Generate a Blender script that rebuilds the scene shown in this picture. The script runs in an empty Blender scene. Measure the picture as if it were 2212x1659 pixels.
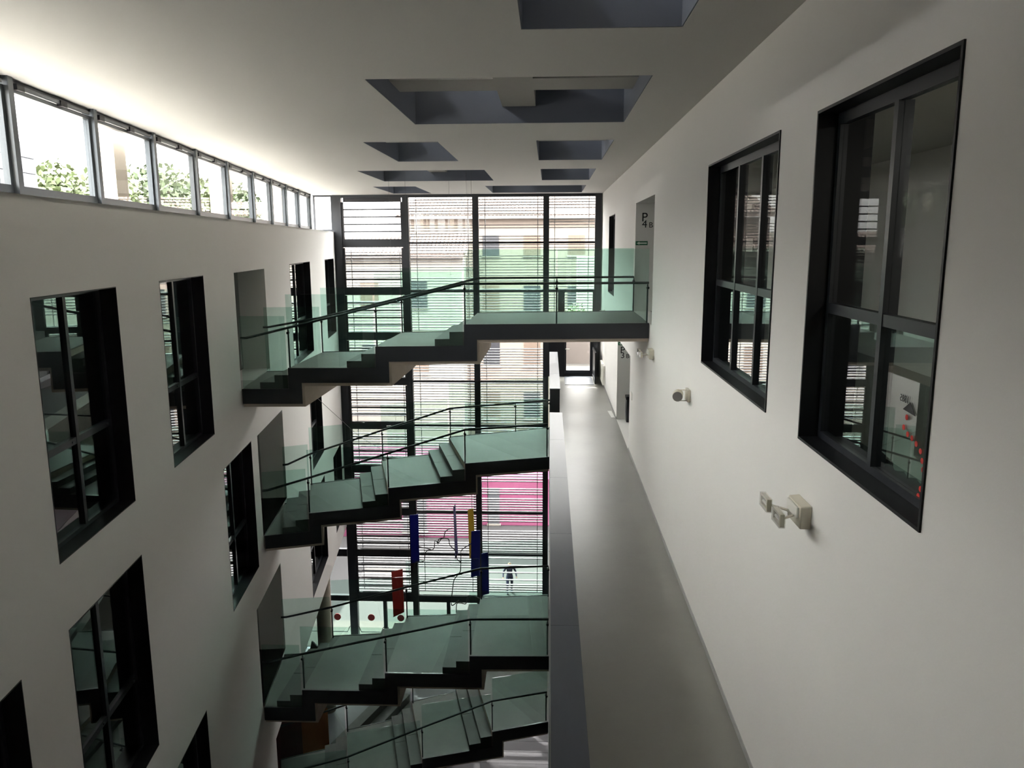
import bpy, bmesh, math, random
from mathutils import Vector, Matrix
random.seed(7)
S = bpy.context.scene
COL = S.collection

# ------------------------------------------------------------------ camera
FPX, YAW, PITCH, ROLL = 1687.36, .0474324, .1770256, -.0043084
def cam_axes():
    fwd = Vector((-math.sin(YAW)*math.cos(PITCH), math.cos(YAW)*math.cos(PITCH), -math.sin(PITCH)))
    r = Vector((math.cos(YAW), math.sin(YAW), 0)); u = r.cross(fwd)
    c, s = math.cos(ROLL), math.sin(ROLL)
    return c*r+s*u, -s*r+c*u, fwd
_r, _u, _f = cam_axes()
cd = bpy.data.cameras.new('camera'); cam = bpy.data.objects.new('camera', cd); COL.objects.link(cam)
cd.sensor_width = 36; cd.sensor_fit = 'HORIZONTAL'; cd.lens = FPX/2212*36; cd.clip_start = .05; cd.clip_end = 500
cam.matrix_world = Matrix(((_r.x, _u.x, -_f.x, 0), (_r.y, _u.y, -_f.y, 0), (_r.z, _u.z, -_f.z, 1.6), (0, 0, 0, 1)))
S.camera = cam

# ------------------------------------------------------------------ light
w = bpy.data.worlds.new('sky'); S.world = w; w.use_nodes = True
bg = w.node_tree.nodes['Background']; bg.inputs[0].default_value = (.99, .975, .95, 1); bg.inputs[1].default_value = 1.0
_nt = w.node_tree; _tc = _nt.nodes.new('ShaderNodeTexCoord'); _sx = _nt.nodes.new('ShaderNodeSeparateXYZ')      # overcast sky: brighter towards the zenith
_mx = _nt.nodes.new('ShaderNodeMath'); _mx.operation = 'MAXIMUM'; _mx.inputs[1].default_value = 0
_ma = _nt.nodes.new('ShaderNodeMath'); _ma.operation = 'MULTIPLY_ADD'; _ma.inputs[1].default_value = 2.4; _ma.inputs[2].default_value = .42
_nt.links.new(_tc.outputs['Generated'], _sx.inputs[0]); _nt.links.new(_sx.outputs['Z'], _mx.inputs[0]); _nt.links.new(_mx.outputs[0], _ma.inputs[0]); _nt.links.new(_ma.outputs[0], bg.inputs[1])
sd = bpy.data.lights.new('sun', 'SUN'); sd.energy = 2.0; sd.angle = .01; sd.color = (1, .95, .86)
sun = bpy.data.objects.new('sun', sd); COL.objects.link(sun)
sun.rotation_euler = Vector((.30, -.36, -.88)).to_track_quat('-Z', 'Y').to_euler(); sun.location = (-20, 60, 60)
S.view_settings.view_transform = 'Standard'; S.view_settings.look = 'None'
S.view_settings.exposure = 4.45; S.view_settings.gamma = 1; S.view_settings.use_curve_mapping = False
S.cycles.max_bounces = 8; S.cycles.diffuse_bounces = 5; S.cycles.glossy_bounces = 3
S.cycles.transmission_bounces = 4; S.cycles.transparent_max_bounces = 40
S.cycles.caustics_reflective = False; S.cycles.caustics_refractive = False; S.cycles.sample_clamp_indirect = 8

# ------------------------------------------------------------------ materials
def mat(name, col, rough=.6, metal=0., var=0., vscale=3., bump=0., bscale=60., spec=.5, stretch=None):
    m = bpy.data.materials.new(name); m.use_nodes = True
    nt = m.node_tree; b = nt.nodes['Principled BSDF']
    b.inputs['Base Color'].default_value = (*col, 1); b.inputs['Roughness'].default_value = rough
    b.inputs['Metallic'].default_value = metal; b.inputs['Specular IOR Level'].default_value = spec
    if var or bump:
        tc = nt.nodes.new('ShaderNodeTexCoord'); src = tc.outputs['Object']
        if stretch:
            mp = nt.nodes.new('ShaderNodeMapping'); mp.inputs['Scale'].default_value = stretch
            nt.links.new(src, mp.inputs['Vector']); src = mp.outputs[0]
    if var:
        n = nt.nodes.new('ShaderNodeTexNoise'); n.inputs['Scale'].default_value = vscale; n.inputs['Detail'].default_value = 6
        n.inputs['Roughness'].default_value = .65
        nt.links.new(src, n.inputs['Vector'])
        mx = nt.nodes.new('ShaderNodeMix'); mx.data_type = 'RGBA'
        nt.links.new(n.outputs['Fac'], mx.inputs[0])
        mx.inputs[6].default_value = (*[max(0, c*(1-var)) for c in col], 1); mx.inputs[7].default_value = (*[min(1, c*(1+var)) for c in col], 1)
        nt.links.new(mx.outputs[2], b.inputs['Base Color'])
    if bump:
        n2 = nt.nodes.new('ShaderNodeTexNoise'); n2.inputs['Scale'].default_value = bscale; n2.inputs['Detail'].default_value = 3
        nt.links.new(src, n2.inputs['Vector'])
        bp = nt.nodes.new('ShaderNodeBump'); bp.inputs['Strength'].default_value = bump; bp.inputs['Distance'].default_value = .01
        nt.links.new(n2.outputs['Fac'], bp.inputs['Height']); nt.links.new(bp.outputs[0], b.inputs['Normal'])
    return m
def glass(name, tint, refl=1.0, rough=0.0):
    m = bpy.data.materials.new(name); m.use_nodes = True
    nt = m.node_tree; nt.nodes.remove(nt.nodes['Principled BSDF']); o = nt.nodes['Material Output']
    t = nt.nodes.new('ShaderNodeBsdfTransparent'); t.inputs[0].default_value = (*tint, 1)
    g = nt.nodes.new('ShaderNodeBsdfGlossy'); g.inputs['Roughness'].default_value = rough; g.inputs[0].default_value = (1, 1, 1, 1)
    lw = nt.nodes.new('ShaderNodeLayerWeight'); lw.inputs[0].default_value = .5
    pw = nt.nodes.new('ShaderNodeMath'); pw.operation = 'POWER'; pw.inputs[1].default_value = 5
    ma = nt.nodes.new('ShaderNodeMath'); ma.operation = 'MULTIPLY_ADD'; ma.inputs[1].default_value = .96; ma.inputs[2].default_value = .04
    mu = nt.nodes.new('ShaderNodeMath'); mu.operation = 'MULTIPLY'; mu.use_clamp = True; mu.inputs[1].default_value = refl
    nt.links.new(lw.outputs['Facing'], pw.inputs[0]); nt.links.new(pw.outputs[0], ma.inputs[0]); nt.links.new(ma.outputs[0], mu.inputs[0])
    mx = nt.nodes.new('ShaderNodeMixShader')
    nt.links.new(mu.outputs[0], mx.inputs[0]); nt.links.new(t.outputs[0], mx.inputs[1]); nt.links.new(g.outputs[0], mx.inputs[2])
    nt.links.new(mx.outputs[0], o.inputs[0])
    return m
def emit(name, col, st):
    m = bpy.data.materials.new(name); m.use_nodes = True; b = m.node_tree.nodes['Principled BSDF']
    b.inputs['Base Color'].default_value = (*col, 1); b.inputs['Emission Color'].default_value = (*col, 1); b.inputs['Emission Strength'].default_value = st
    return m
M = dict(
    plaster=mat('white_plaster', (.80, .785, .755), .7, bump=.05, bscale=90, var=.02, vscale=1.2),
    ceil=mat('ceiling_plaster', (.62, .605, .57), .8, bump=.03, bscale=120),
    black=mat('black_metal', (.006, .0065, .009), .45, var=.15, vscale=8, spec=.3),
    frame=mat('charcoal_frame', (.020, .023, .029), .38, .2, var=.1, vscale=20),
    alu=mat('grey_aluminium', (.085, .095, .105), .35, .6),
    steel=mat('dark_steel', (.05, .065, .068), .3, .7),
    fascia=mat('dark_fascia', (.018, .021, .026), .45, var=.2, vscale=3),
    coping=mat('slate_coping', (.065, .074, .088), .36, .15, var=.18, vscale=4, bump=.04, bscale=200, stretch=(1, .25, 1)),
    concrete=mat('beige_concrete', (.50, .43, .35), .8, var=.15, vscale=4, bump=.15, bscale=25),
    deck=mat('cement_deck', (.145, .14, .13), .48, var=.28, vscale=1.6, bump=.06, bscale=40, spec=.35),
    step=mat('slate_step', (.085, .082, .078), .5, var=.4, vscale=2.2, bump=.06, bscale=40, spec=.3),
    floor=mat('polished_cement', (.265, .262, .235), .32, var=.16, vscale=.9, bump=.02, bscale=8, spec=.24),
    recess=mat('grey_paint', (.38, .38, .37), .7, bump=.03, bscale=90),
    well=mat('blue_grey_well', (.115, .130, .165), .75),  # one even blue-grey for the ceiling wells, darker than the ceiling plaster
    beam=mat('grey_beam', (.36, .35, .32), .8),
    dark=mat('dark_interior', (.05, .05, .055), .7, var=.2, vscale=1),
    slat=mat('pale_louver', (.21, .215, .225), .45, .3),
    dslat=mat('dark_louver', (.03, .03, .035), .4, .3),
    tile=mat('ground_tile', (.13, .13, .15), .5, var=.08, vscale=2),
    white=mat('white_enamel', (.75, .74, .68), .4),
    ivory=mat('ivory_plastic', (.62, .58, .48), .45),
    clear=glass('clear_plastic', (.9, .9, .88), 1.2),
    grey=mat('grey_lens', (.18, .17, .16), .5),
    red=mat('red_paint', (.55, .018, .012), .55), blue=mat('blue_paint', (.012, .025, .42), .5),
    violet=mat('violet_paint', (.06, .05, .33), .5), yellow=mat('yellow_paint', (.75, .50, .01), .5),
    dotred=mat('red_decal', (.40, .015, .02), .6), decal=mat('dark_decal', (.03, .03, .03), .7), decalred=mat('bright_red_decal', (.65, .03, .02), .6),
    letter=mat('black_lettering', (.012, .012, .012), .6), green=mat('green_sign', (.01, .13, .06), .5), signwhite=mat('white_sign', (.8, .85, .8), .5),
    wire=mat('grey_wire', (.06, .06, .065), .4, .5), orange=mat('orange_panel', (.42, .15, .045), .6, var=.1), brown=mat('brown_panel', (.14, .045, .035), .6),
    asphalt=mat('asphalt', (.010, .010, .0105), .8, var=.2, vscale=.6, bump=.2, bscale=15),
    pave=mat('sandstone_paving', (.022, .0195, .016), .8, var=.2, vscale=1.2),
    cream=mat('cream_render', (.155, .125, .105), .9, var=.15, vscale=.5), pink=mat('pink_render', (.145, .032, .075), .85, var=.08, vscale=.6),
    pale=mat('pale_render', (.17, .155, .135), .9, var=.15, vscale=.5), stone=mat('brown_stone', (.09, .075, .068), .9, var=.25, vscale=2),
    tileroof=mat('clay_roof', (.10, .075, .065), .85, var=.35, vscale=3), awning=mat('red_awning', (.5, .08, .1), .7),
    bark=mat('bark', (.10, .075, .05), .9, var=.3), leaf=mat('green_leaf', (.055, .075, .025), .6, var=.4, vscale=2), leaf2=mat('dark_leaf', (.04, .06, .022), .6, var=.4, vscale=2),
    roof=mat('roof_gravel', (.14, .135, .125), .9, var=.12, vscale=6), slate=mat('slate_cladding', (.05, .053, .06), .7, var=.15, vscale=1.5),
    bush=mat('window_dark', (.02, .02, .024), .4), wood=mat('brown_shutter', (.08, .055, .04), .7),
    skin=mat('skin', (.45, .27, .19), .6), shirt=mat('dark_top', (.03, .03, .06), .8), trouser=mat('navy_trousers', (.02, .025, .07), .8), hair=mat('dark_hair', (.02, .015, .01), .7),
    door=mat('dark_grey_door', (.06, .065, .075), .5), paper=mat('white_paper', (.7, .7, .68), .8),
    fill_lampw=emit('fill_light_diffuser', (1, .96, .88), .9),
    pane=glass('window_pane', (.93, .935, .93), 1.0), green_glass=glass('balustrade_glass', (.81, .905, .875), .75), inner=glass('interior_pane', (.80, .85, .83), 1.6), upper=glass('matt_pane', (.93, .94, .93), .10),
)

# ------------------------------------------------------------------ mesh helpers
class MB:
    def __init__(s): s.v = []; s.f = []
    def hexa(s, p):          # 8 points: bottom 4 (ccw), top 4
        n = len(s.v); s.v += [tuple(q) for q in p]
        s.f += [(n+3, n+2, n+1, n), (n+4, n+5, n+6, n+7), (n, n+1, n+5, n+4), (n+1, n+2, n+6, n+5), (n+2, n+3, n+7, n+6), (n+3, n, n+4, n+7)]
        return s
    def box(s, x0, x1, y0, y1, z0, z1):
        return s.hexa([(x0, y0, z0), (x1, y0, z0), (x1, y1, z0), (x0, y1, z0), (x0, y0, z1), (x1, y0, z1), (x1, y1, z1), (x0, y1, z1)])
    def loops(s, a, b):      # prism between two matching outlines
        n = len(s.v); k = len(a); s.v += [tuple(q) for q in a]+[tuple(q) for q in b]
        s.f.append(tuple(range(n, n+k))); s.f.append(tuple(range(n+2*k-1, n+k-1, -1)))
        for i in range(k):
            j = (i+1) % k; s.f.append((n+i, n+k+i, n+k+j, n+j))
        return s
    def tube(s, pts, r, n=8, caps=True):
        pts = [Vector(p) for p in pts]; base = len(s.v); up = Vector((0, 0, 1))
        for i, p in enumerate(pts):
            d = (pts[min(i+1, len(pts)-1)]-pts[max(i-1, 0)]).normalized()
            a = d.cross(up)
            if a.length < 1e-3: a = d.cross(Vector((1, 0, 0)))
            a.normalize(); b = d.cross(a)
            rr = r[i] if isinstance(r, (list, tuple)) else r
            for k in range(n):
                t = 2*math.pi*k/n; s.v.append(tuple(p+a*(rr*math.cos(t))+b*(rr*math.sin(t))))
        for i in range(len(pts)-1):
            for k in range(n):
                j = (k+1) % n; s.f.append((base+i*n+k, base+i*n+j, base+(i+1)*n+j, base+(i+1)*n+k))
        if caps:
            s.f.append(tuple(base+k for k in range(n-1, -1, -1))); e = base+(len(pts)-1)*n
            s.f.append(tuple(e+k for k in range(n)))
        return s
def fix(me):
    bm = bmesh.new(); bm.from_mesh(me); bmesh.ops.recalc_face_normals(bm, faces=bm.faces); bm.to_mesh(me); bm.free()
def build(name, mb, m, parent=None, smooth=False, bevel=0., recalc=True):
    me = bpy.data.meshes.new(name)
    v = [Vector(p) for p in mb.v]
    c = sum(v, Vector())/max(1, len(v))
    me.from_pydata([tuple(p-c) for p in v], [], mb.f)
    if recalc: fix(me)
    me.materials.append(m if not isinstance(m, str) else M[m])
    if smooth:
        for p in me.polygons: p.use_smooth = True
    o = bpy.data.objects.new(name, me); COL.objects.link(o); o.location = c
    if parent:
        o.parent = parent; o.matrix_parent_inverse = world_of(parent).inverted()
    if bevel:
        b = o.modifiers.new('bevel', 'BEVEL'); b.width = bevel; b.segments = 2; b.limit_method = 'ANGLE'
    return o
_W = {}
def world_of(o):
    # every object here is placed by location (+ z rotation for empties) under parents whose inverse cancels them
    mw = Matrix.Translation(o.location)
    if o.parent: mw = world_of(o.parent) @ o.matrix_parent_inverse @ mw
    return mw
def link_copy(src, loc, parent, name=None):
    o = bpy.data.objects.new(name or src.name.split('.')[0], src.data); COL.objects.link(o); o.location = loc
    if parent:
        o.parent = parent; o.matrix_parent_inverse = world_of(parent).inverted()
    return o
def empty(name, loc):
    o = bpy.data.objects.new(name, None); o.empty_display_size = .2; COL.objects.link(o); o.location = loc; return o
def tag(o, label=None, cat=None, group=None, kind=None):
    if label: o['label'] = label
    if cat: o['category'] = cat
    if group: o['group'] = group
    if kind: o['kind'] = kind
    return o
def panel(us, vs, holes, front, back):
    """solid plate with rectangular holes; us/vs extents, front(u,v)/back(u,v) -> point"""
    U = sorted({us[0], us[1], *[h[0] for h in holes], *[h[1] for h in holes]}); V = sorted({vs[0], vs[1], *[h[2] for h in holes], *[h[3] for h in holes]})
    U = [u for u in U if us[0] <= u <= us[1]]; V = [v for v in V if vs[0] <= v <= vs[1]]
    mb = MB(); idx = {}
    def vid(i, j, b):
        k = (i, j, b)
        if k not in idx: idx[k] = len(mb.v); mb.v.append(tuple((back if b else front)(U[i], V[j])))
        return idx[k]
    def solid(i, j):
        if i < 0 or j < 0 or i >= len(U)-1 or j >= len(V)-1: return False
        cu, cv = (U[i]+U[i+1])/2, (V[j]+V[j+1])/2
        return not any(h[0] < cu < h[1] and h[2] < cv < h[3] for h in holes)
    for i in range(len(U)-1):
        for j in range(len(V)-1):
            if not solid(i, j): continue
            mb.f.append((vid(i, j, 0), vid(i+1, j, 0), vid(i+1, j+1, 0), vid(i, j+1, 0)))
            mb.f.append((vid(i, j+1, 1), vid(i+1, j+1, 1), vid(i+1, j, 1), vid(i, j, 1)))
            for (di, dj, a, b_) in ((-1, 0, (i, j), (i, j+1)), (1, 0, (i+1, j), (i+1, j+1)), (0, -1, (i, j), (i+1, j)), (0, 1, (i, j+1), (i+1, j+1))):
                if not solid(i+di, j+dj): mb.f.append((vid(*a, 0), vid(*b_, 0), vid(*b_, 1), vid(*a, 1)))
    return mb

# ------------------------------------------------------------------ levels and main planes
XR, CZ, YB, YN = 2.047, 3.51, 30.9, -3.0
P = {4: 0., 3: -3.6, 2: -7.2, 1: -10.8, 0: -15.6}
KL = -4.164
def W(y, off, z): return Vector((KL-.138*y-off*.9906, y-off*.1367, z))      # left wall frame: along y, off into the wall
def k2(y): return y*1.02
def kz(z): return 1.6+(z-1.6)*1.02
TL, TR = .62, .39            # wall thicknesses
CO = .8                      # clerestory set-back

# ------------------------------------------------------------------ left wall
ROW = {1: (-1.756, 1.09), 2: (-5.39, -2.53), 3: (-9.16, -6.2)}
LW = [ # (row, y0, y1)
    (1, k2(7.51), k2(9.57), 'wide dark-framed window nearest the camera, top row of the left wall'),
    (1, k2(11.09), k2(13.2), 'second dark-framed window of the top row, between widest window and doorway'),
    (1, k2(20.92), k2(24.23), 'tall dark window just beyond the top doorway of the left wall'),
    (1, k2(27.4), k2(29.69), 'last narrow dark window of top row, beside the louvred facade'),
    (2, k2(4.4), k2(6.58), 'dark window cut off by the lower left picture edge'),
    (2, k2(7.54), k2(9.6), 'large dark-framed window in the middle row directly below the nearest window'),
    (2, k2(13.58), k2(15.69), 'middle row dark window just before the second doorway'),
    (2, k2(23.0), k2(25.27), 'middle row dark window behind the second glass staircase'),
    (3, k2(9.6), k2(11.64), 'bottom row window showing only its dark top corner at the lower edge'),
    (3, k2(21.87), k2(25.1), 'bottom row window seen between second and third staircases'),
    (3, k2(27.3), k2(29.5), 'bottom row window farthest along left wall, behind second staircase glass'),
]
LD = [(k2(15.2), k2(17.89), -1.305, 1.06), (k2(16.24), k2(18.95), -4.905, -2.56), (k2(15.25), k2(17.75), -8.505, -6.2)]
LBOT = -9.98
holes = [(a, b, ROW[r][0], ROW[r][1]) for r, a, b, _ in LW]+[(a, b, z0, z1) for a, b, z0, z1 in LD]+[(16.55, 31.5, -16, LBOT)]
o = build('wall_left', panel((YN, 31.02), (-15.6, 2.11), holes, lambda u, v: W(u, 0, v), lambda u, v: W(u, TL, v)), 'plaster'); tag(o, 'long white plaster wall on the left, pierced by scattered dark windows', kind='structure', cat='wall')

def left_window(i, row, y0, y1, label):
    z0, z1 = ROW[row]; e = empty('window_%d' % i, W((y0+y1)/2, .2, z0)); tag(e, label, 'window', kind='structure')
    t = .012
    mb = MB()
    def wb(ya, yb, oa, ob, za, zb, q=None):
        q = q or mb
        q.hexa([W(ya, ob, za), W(yb, ob, za), W(yb, oa, za), W(ya, oa, za), W(ya, ob, zb), W(yb, ob, zb), W(yb, oa, zb), W(ya, oa, zb)])
    wb(y0, y0+t, -.004, TL+.02, z0, z1); wb(y1-t, y1, -.004, TL+.02, z0, z1); wb(y0+t, y1-t, -.004, TL+.02, z0, z0+t); wb(y0+t, y1-t, -.004, TL+.02, z1-t, z1)
    build('reveal_lining', mb, 'black', e)
    a, b = .20, .26; f = .05
    for (ya, yb, za, zb) in ((y0+t, y0+t+f, z0+t, z1-t), (y1-t-f, y1-t, z0+t, z1-t)):
        q = MB(); wb(ya, yb, a, b, za, zb, q); build('frame_stile', q, 'frame', e)
    for (za, zb) in ((z0+t, z0+t+f), (z1-t-f, z1-t)):
        q = MB(); wb(y0+t+f, y1-t-f, a, b, za, zb, q); build('frame_rail', q, 'frame', e)
    ym = y0+(y1-y0)*.53; zt = z0+1.1
    q = MB(); wb(ym-.035, ym+.035, a-.01, b, z0+t+f, z1-t-f, q); build('mullion', q, 'frame', e)
    for ya, yb in ((y0+t+f, ym-.035), (ym+.035, y1-t-f)):
        q = MB(); wb(ya, yb, a-.005, b, zt-.04, zt+.04, q); tr = build('transom', q, 'frame', e)
        q = MB(); yl = yb-.12; wb(yl, yl+.03, a-.02, a-.005, zt-.012, zt+.012, q); build('latch', q, 'alu', tr)
        for za, zb in ((z0+t+f, zt-.04), (zt+.04, z1-t-f)):
            q = MB(); wb(ya, yb, .226, .232, za, zb, q); build('pane', q, 'inner', e)
for i, (r, a, b, l) in enumerate(LW): left_window(i+1, r, a, b, l)

# doorways in the left wall: short grey corridors behind them
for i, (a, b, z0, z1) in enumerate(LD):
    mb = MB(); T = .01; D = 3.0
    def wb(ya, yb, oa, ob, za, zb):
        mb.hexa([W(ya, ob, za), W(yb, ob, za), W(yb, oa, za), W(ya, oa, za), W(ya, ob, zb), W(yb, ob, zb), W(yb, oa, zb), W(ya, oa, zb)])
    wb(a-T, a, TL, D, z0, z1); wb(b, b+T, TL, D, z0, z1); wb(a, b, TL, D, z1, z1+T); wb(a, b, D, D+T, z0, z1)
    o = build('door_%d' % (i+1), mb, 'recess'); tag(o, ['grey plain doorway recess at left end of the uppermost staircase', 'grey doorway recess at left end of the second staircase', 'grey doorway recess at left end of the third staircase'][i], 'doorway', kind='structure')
    q = MB(); q.hexa([W(a, D, z0-.05), W(b, D, z0-.05), W(b, 0, z0-.05), W(a, 0, z0-.05), W(a, D, z0), W(b, D, z0), W(b, 0, z0), W(a, 0, z0)])
    build('threshold', q, 'deck', o)

# left building body behind the wall: dark rooms, floors and the roof outside the clerestory
mb = MB()
def lb(mb, ya, yb, oa, ob, za, zb):
    return mb.hexa([W(ya, ob, za), W(yb, ob, za), W(yb, oa, za), W(ya, oa, za), W(ya, ob, zb), W(yb, ob, zb), W(yb, oa, zb), W(ya, oa, zb)])
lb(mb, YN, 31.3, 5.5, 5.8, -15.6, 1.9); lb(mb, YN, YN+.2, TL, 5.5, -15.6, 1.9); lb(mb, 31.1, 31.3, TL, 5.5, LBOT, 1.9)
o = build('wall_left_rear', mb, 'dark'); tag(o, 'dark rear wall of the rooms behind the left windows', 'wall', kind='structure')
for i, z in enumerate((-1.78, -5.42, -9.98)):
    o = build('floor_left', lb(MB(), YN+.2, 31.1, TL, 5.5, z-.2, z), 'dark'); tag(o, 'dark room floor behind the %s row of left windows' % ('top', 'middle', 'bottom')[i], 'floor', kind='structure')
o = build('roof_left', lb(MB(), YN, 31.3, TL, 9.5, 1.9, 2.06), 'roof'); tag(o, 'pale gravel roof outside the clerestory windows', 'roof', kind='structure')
o = build('trim_1', lb(MB(), YN, 31.02, 0, CO, 2.062, 2.11), 'plaster'); tag(o, 'white ledge along the top of the left wall', 'ledge', kind='structure')

# ------------------------------------------------------------------ clerestory
ys = [4.6, 6.9, 9.2, 11.42, 13.75, 16.1, 18.45, 20.95, 23.2, 25.4, 27.65, 30.1]
Z0, Z1 = 2.11, CZ
for i in range(len(ys)-1):
    ya, yb = ys[i]+.04, ys[i+1]-.04
    nm = 'window_%d' % (20+i); e = empty(nm, W((ya+yb)/2, CO, Z0))
    tag(e, ['clerestory window left of the picture edge', 'clerestory window cut by the left picture edge', 'largest clerestory window, with dark building and tree outside', 'second full clerestory window, with concrete column outside', 'third full clerestory window from the left', 'fourth full clerestory window from the left', 'fifth full clerestory window, with concrete column outside', 'sixth full clerestory window from the left', 'seventh full clerestory window from the left', 'eighth full clerestory window, with concrete column outside', 'smallest clerestory window, last before the corner'][i], 'window', kind='structure')
    for (p, q_, za, zb, n) in ((ya, ya+.07, Z0+.03, Z1-.10, 'sash_stile'), (yb-.07, yb, Z0+.03, Z1-.10, 'sash_stile'), (ya+.07, yb-.07, Z0+.03, Z0+.19, 'sash_rail'), (ya+.07, yb-.07, Z1-.15, Z1-.10, 'sash_rail')):
        build(n, lb(MB(), p, q_, CO-.02, CO+.05, za, zb), 'alu', e)
    build('head_rail', lb(MB(), ya, yb, CO-.01, CO+.06, Z1-.05, Z1), 'frame', e)
    build('sill_rail', lb(MB(), ya, yb, CO-.03, CO+.07, Z0, Z0+.03), 'alu', e)
    build('actuator_bar', lb(MB(), ya+.12, yb-.1, CO-.06, CO-.02, Z1-.095, Z1-.055), 'alu', e)
    for t in (.05, .55):
        yy = ya+(yb-ya)*t; build('actuator', lb(MB(), yy, yy+.17, CO-.075, CO-.015, Z1-.12, Z1-.05), 'black', e)
    build('pane', lb(MB(), ya+.07, yb-.07, CO+.01, CO+.016, Z0+.19, Z1-.15), 'pane', e)
for i, y in enumerate(ys):
    o = build('mullion', lb(MB(), y-.055, y+.055, CO-.08, CO+.08, Z0, Z1), 'alu'); o.name = 'trim_%d' % (10+i); tag(o, ('clerestory mullion, number %d counted from the far corner' % (len(ys)-i)), 'mullion', kind='structure')
o = build('wall_clerestory_block', lb(MB(), YN, 4.56, CO-.02, CO+.2, 2.11, CZ), 'plaster'); tag(o, 'unseen white wall added to cut clerestory light beside the camera', 'wall', kind='structure')  # unseen wall added to keep clerestory light off the near end
# return pane at the far corner
e = empty('window_40', (-8.85, YB, Z0)); tag(e, 'small clerestory corner window facing the camera beside the facade', 'window', kind='structure')
xa, xb = W(YB, CO, 0).x+.0, W(YB, 0, 0).x-.02
for (p, q_, za, zb, n) in ((xa, xa+.07, Z0, Z1, 'sash_stile'), (xb-.07, xb, Z0, Z1, 'sash_stile'), (xa+.07, xb-.07, Z0, Z0+.09, 'sash_rail'), (xa+.07, xb-.07, Z1-.06, Z1, 'sash_rail')):
    build(n, MB().box(p, q_, YB-.04, YB+.04, za, zb), 'frame', e)
build('pane', MB().box(xa+.07, xb-.07, YB, YB+.006, Z0+.09, Z1-.06), 'pane', e)
# columns outside the clerestory
for i, y in enumerate((6.6, 13.45, 20.5, 27.5)):
    o = build('concrete_column', lb(MB(), y, y+.5, 1.3, 1.75, 2.06, CZ+.05), 'concrete'); tag(o, ['concrete roof column outside the clerestory, cut by picture edge', 'concrete column behind the second full clerestory window', 'concrete column behind the fifth full clerestory window', 'concrete column behind the eighth full clerestory window'][i], 'column', 'columns outside the clerestory')

# ------------------------------------------------------------------ ceiling with skylight wells
SK = [(-.26, 1.19, 3.95, 7.52), (-2.17, 1.19, 9.55, 13.08), (-3.53, -2.11, 15.2, 18.75), (-.25, 1.21, 15.2, 18.72), (-5.05, -1.69, 20.95, 24.45),
      (-.23, 1.21, 20.85, 24.45), (-5.9, -4.46, 26.6, 30.22), (-2.14, 1.22, 26.6, 30.2)]
def xl(u, v):   # left boundary follows the clerestory
    return u
XLFT = -99.
def cf(z):
    def f(u, v):
        x = u if u > XLFT+1 else W(v, CO+.35, 0).x
        return (x, v, z)
    return f
ceil = build('ceiling', panel((XLFT, XR+.5), (YN, YB+.3), SK, cf(CZ), cf(CZ+.28)), 'ceil'); tag(ceil, 'flat pale grey ceiling with deep rectangular skylight wells', 'ceiling', kind='structure')
HT = 5.0
for i, (x0, x1, y0, y1) in enumerate(SK):
    t = .06; mb = MB()
    za = CZ+.004
    t2 = .012
    # thin lining inside the slab opening and up to the lantern roof
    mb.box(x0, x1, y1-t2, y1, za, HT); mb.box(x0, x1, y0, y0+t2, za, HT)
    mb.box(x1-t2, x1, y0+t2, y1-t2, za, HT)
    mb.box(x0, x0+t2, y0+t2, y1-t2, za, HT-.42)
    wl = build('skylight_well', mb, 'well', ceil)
    build('lantern_roof', MB().box(x0-.3, x1+.1, y0-.1, y1+.3, HT, HT+.12), 'beam', wl)
    for k in range(3):
        z = HT-.42+.06+k*.14
        build('lantern_slat', MB().box(x0, x0+.05, y0+t2, y1-t2, z, z+.05), 'beam', wl)
    zb = CZ+.26; ya, yb = y0+1.40, y0+2.19
    if x1-x0 > 2:
        xm = (x0+x1)/2
        build('beam', MB().box(xm-.265, xm+.265, y0+t2, y1-t2, zb, zb+.4), 'beam', wl)
        build('beam', MB().box(x0+t2, xm-.265, ya, yb, zb, zb+.4), 'beam', wl); build('beam', MB().box(xm+.265, x1-t2, ya, yb, zb, zb+.4), 'beam', wl)
    else: build('beam', MB().box(x0+t2, x1-t2, ya, yb, zb, zb+.4), 'beam', wl)

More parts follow.
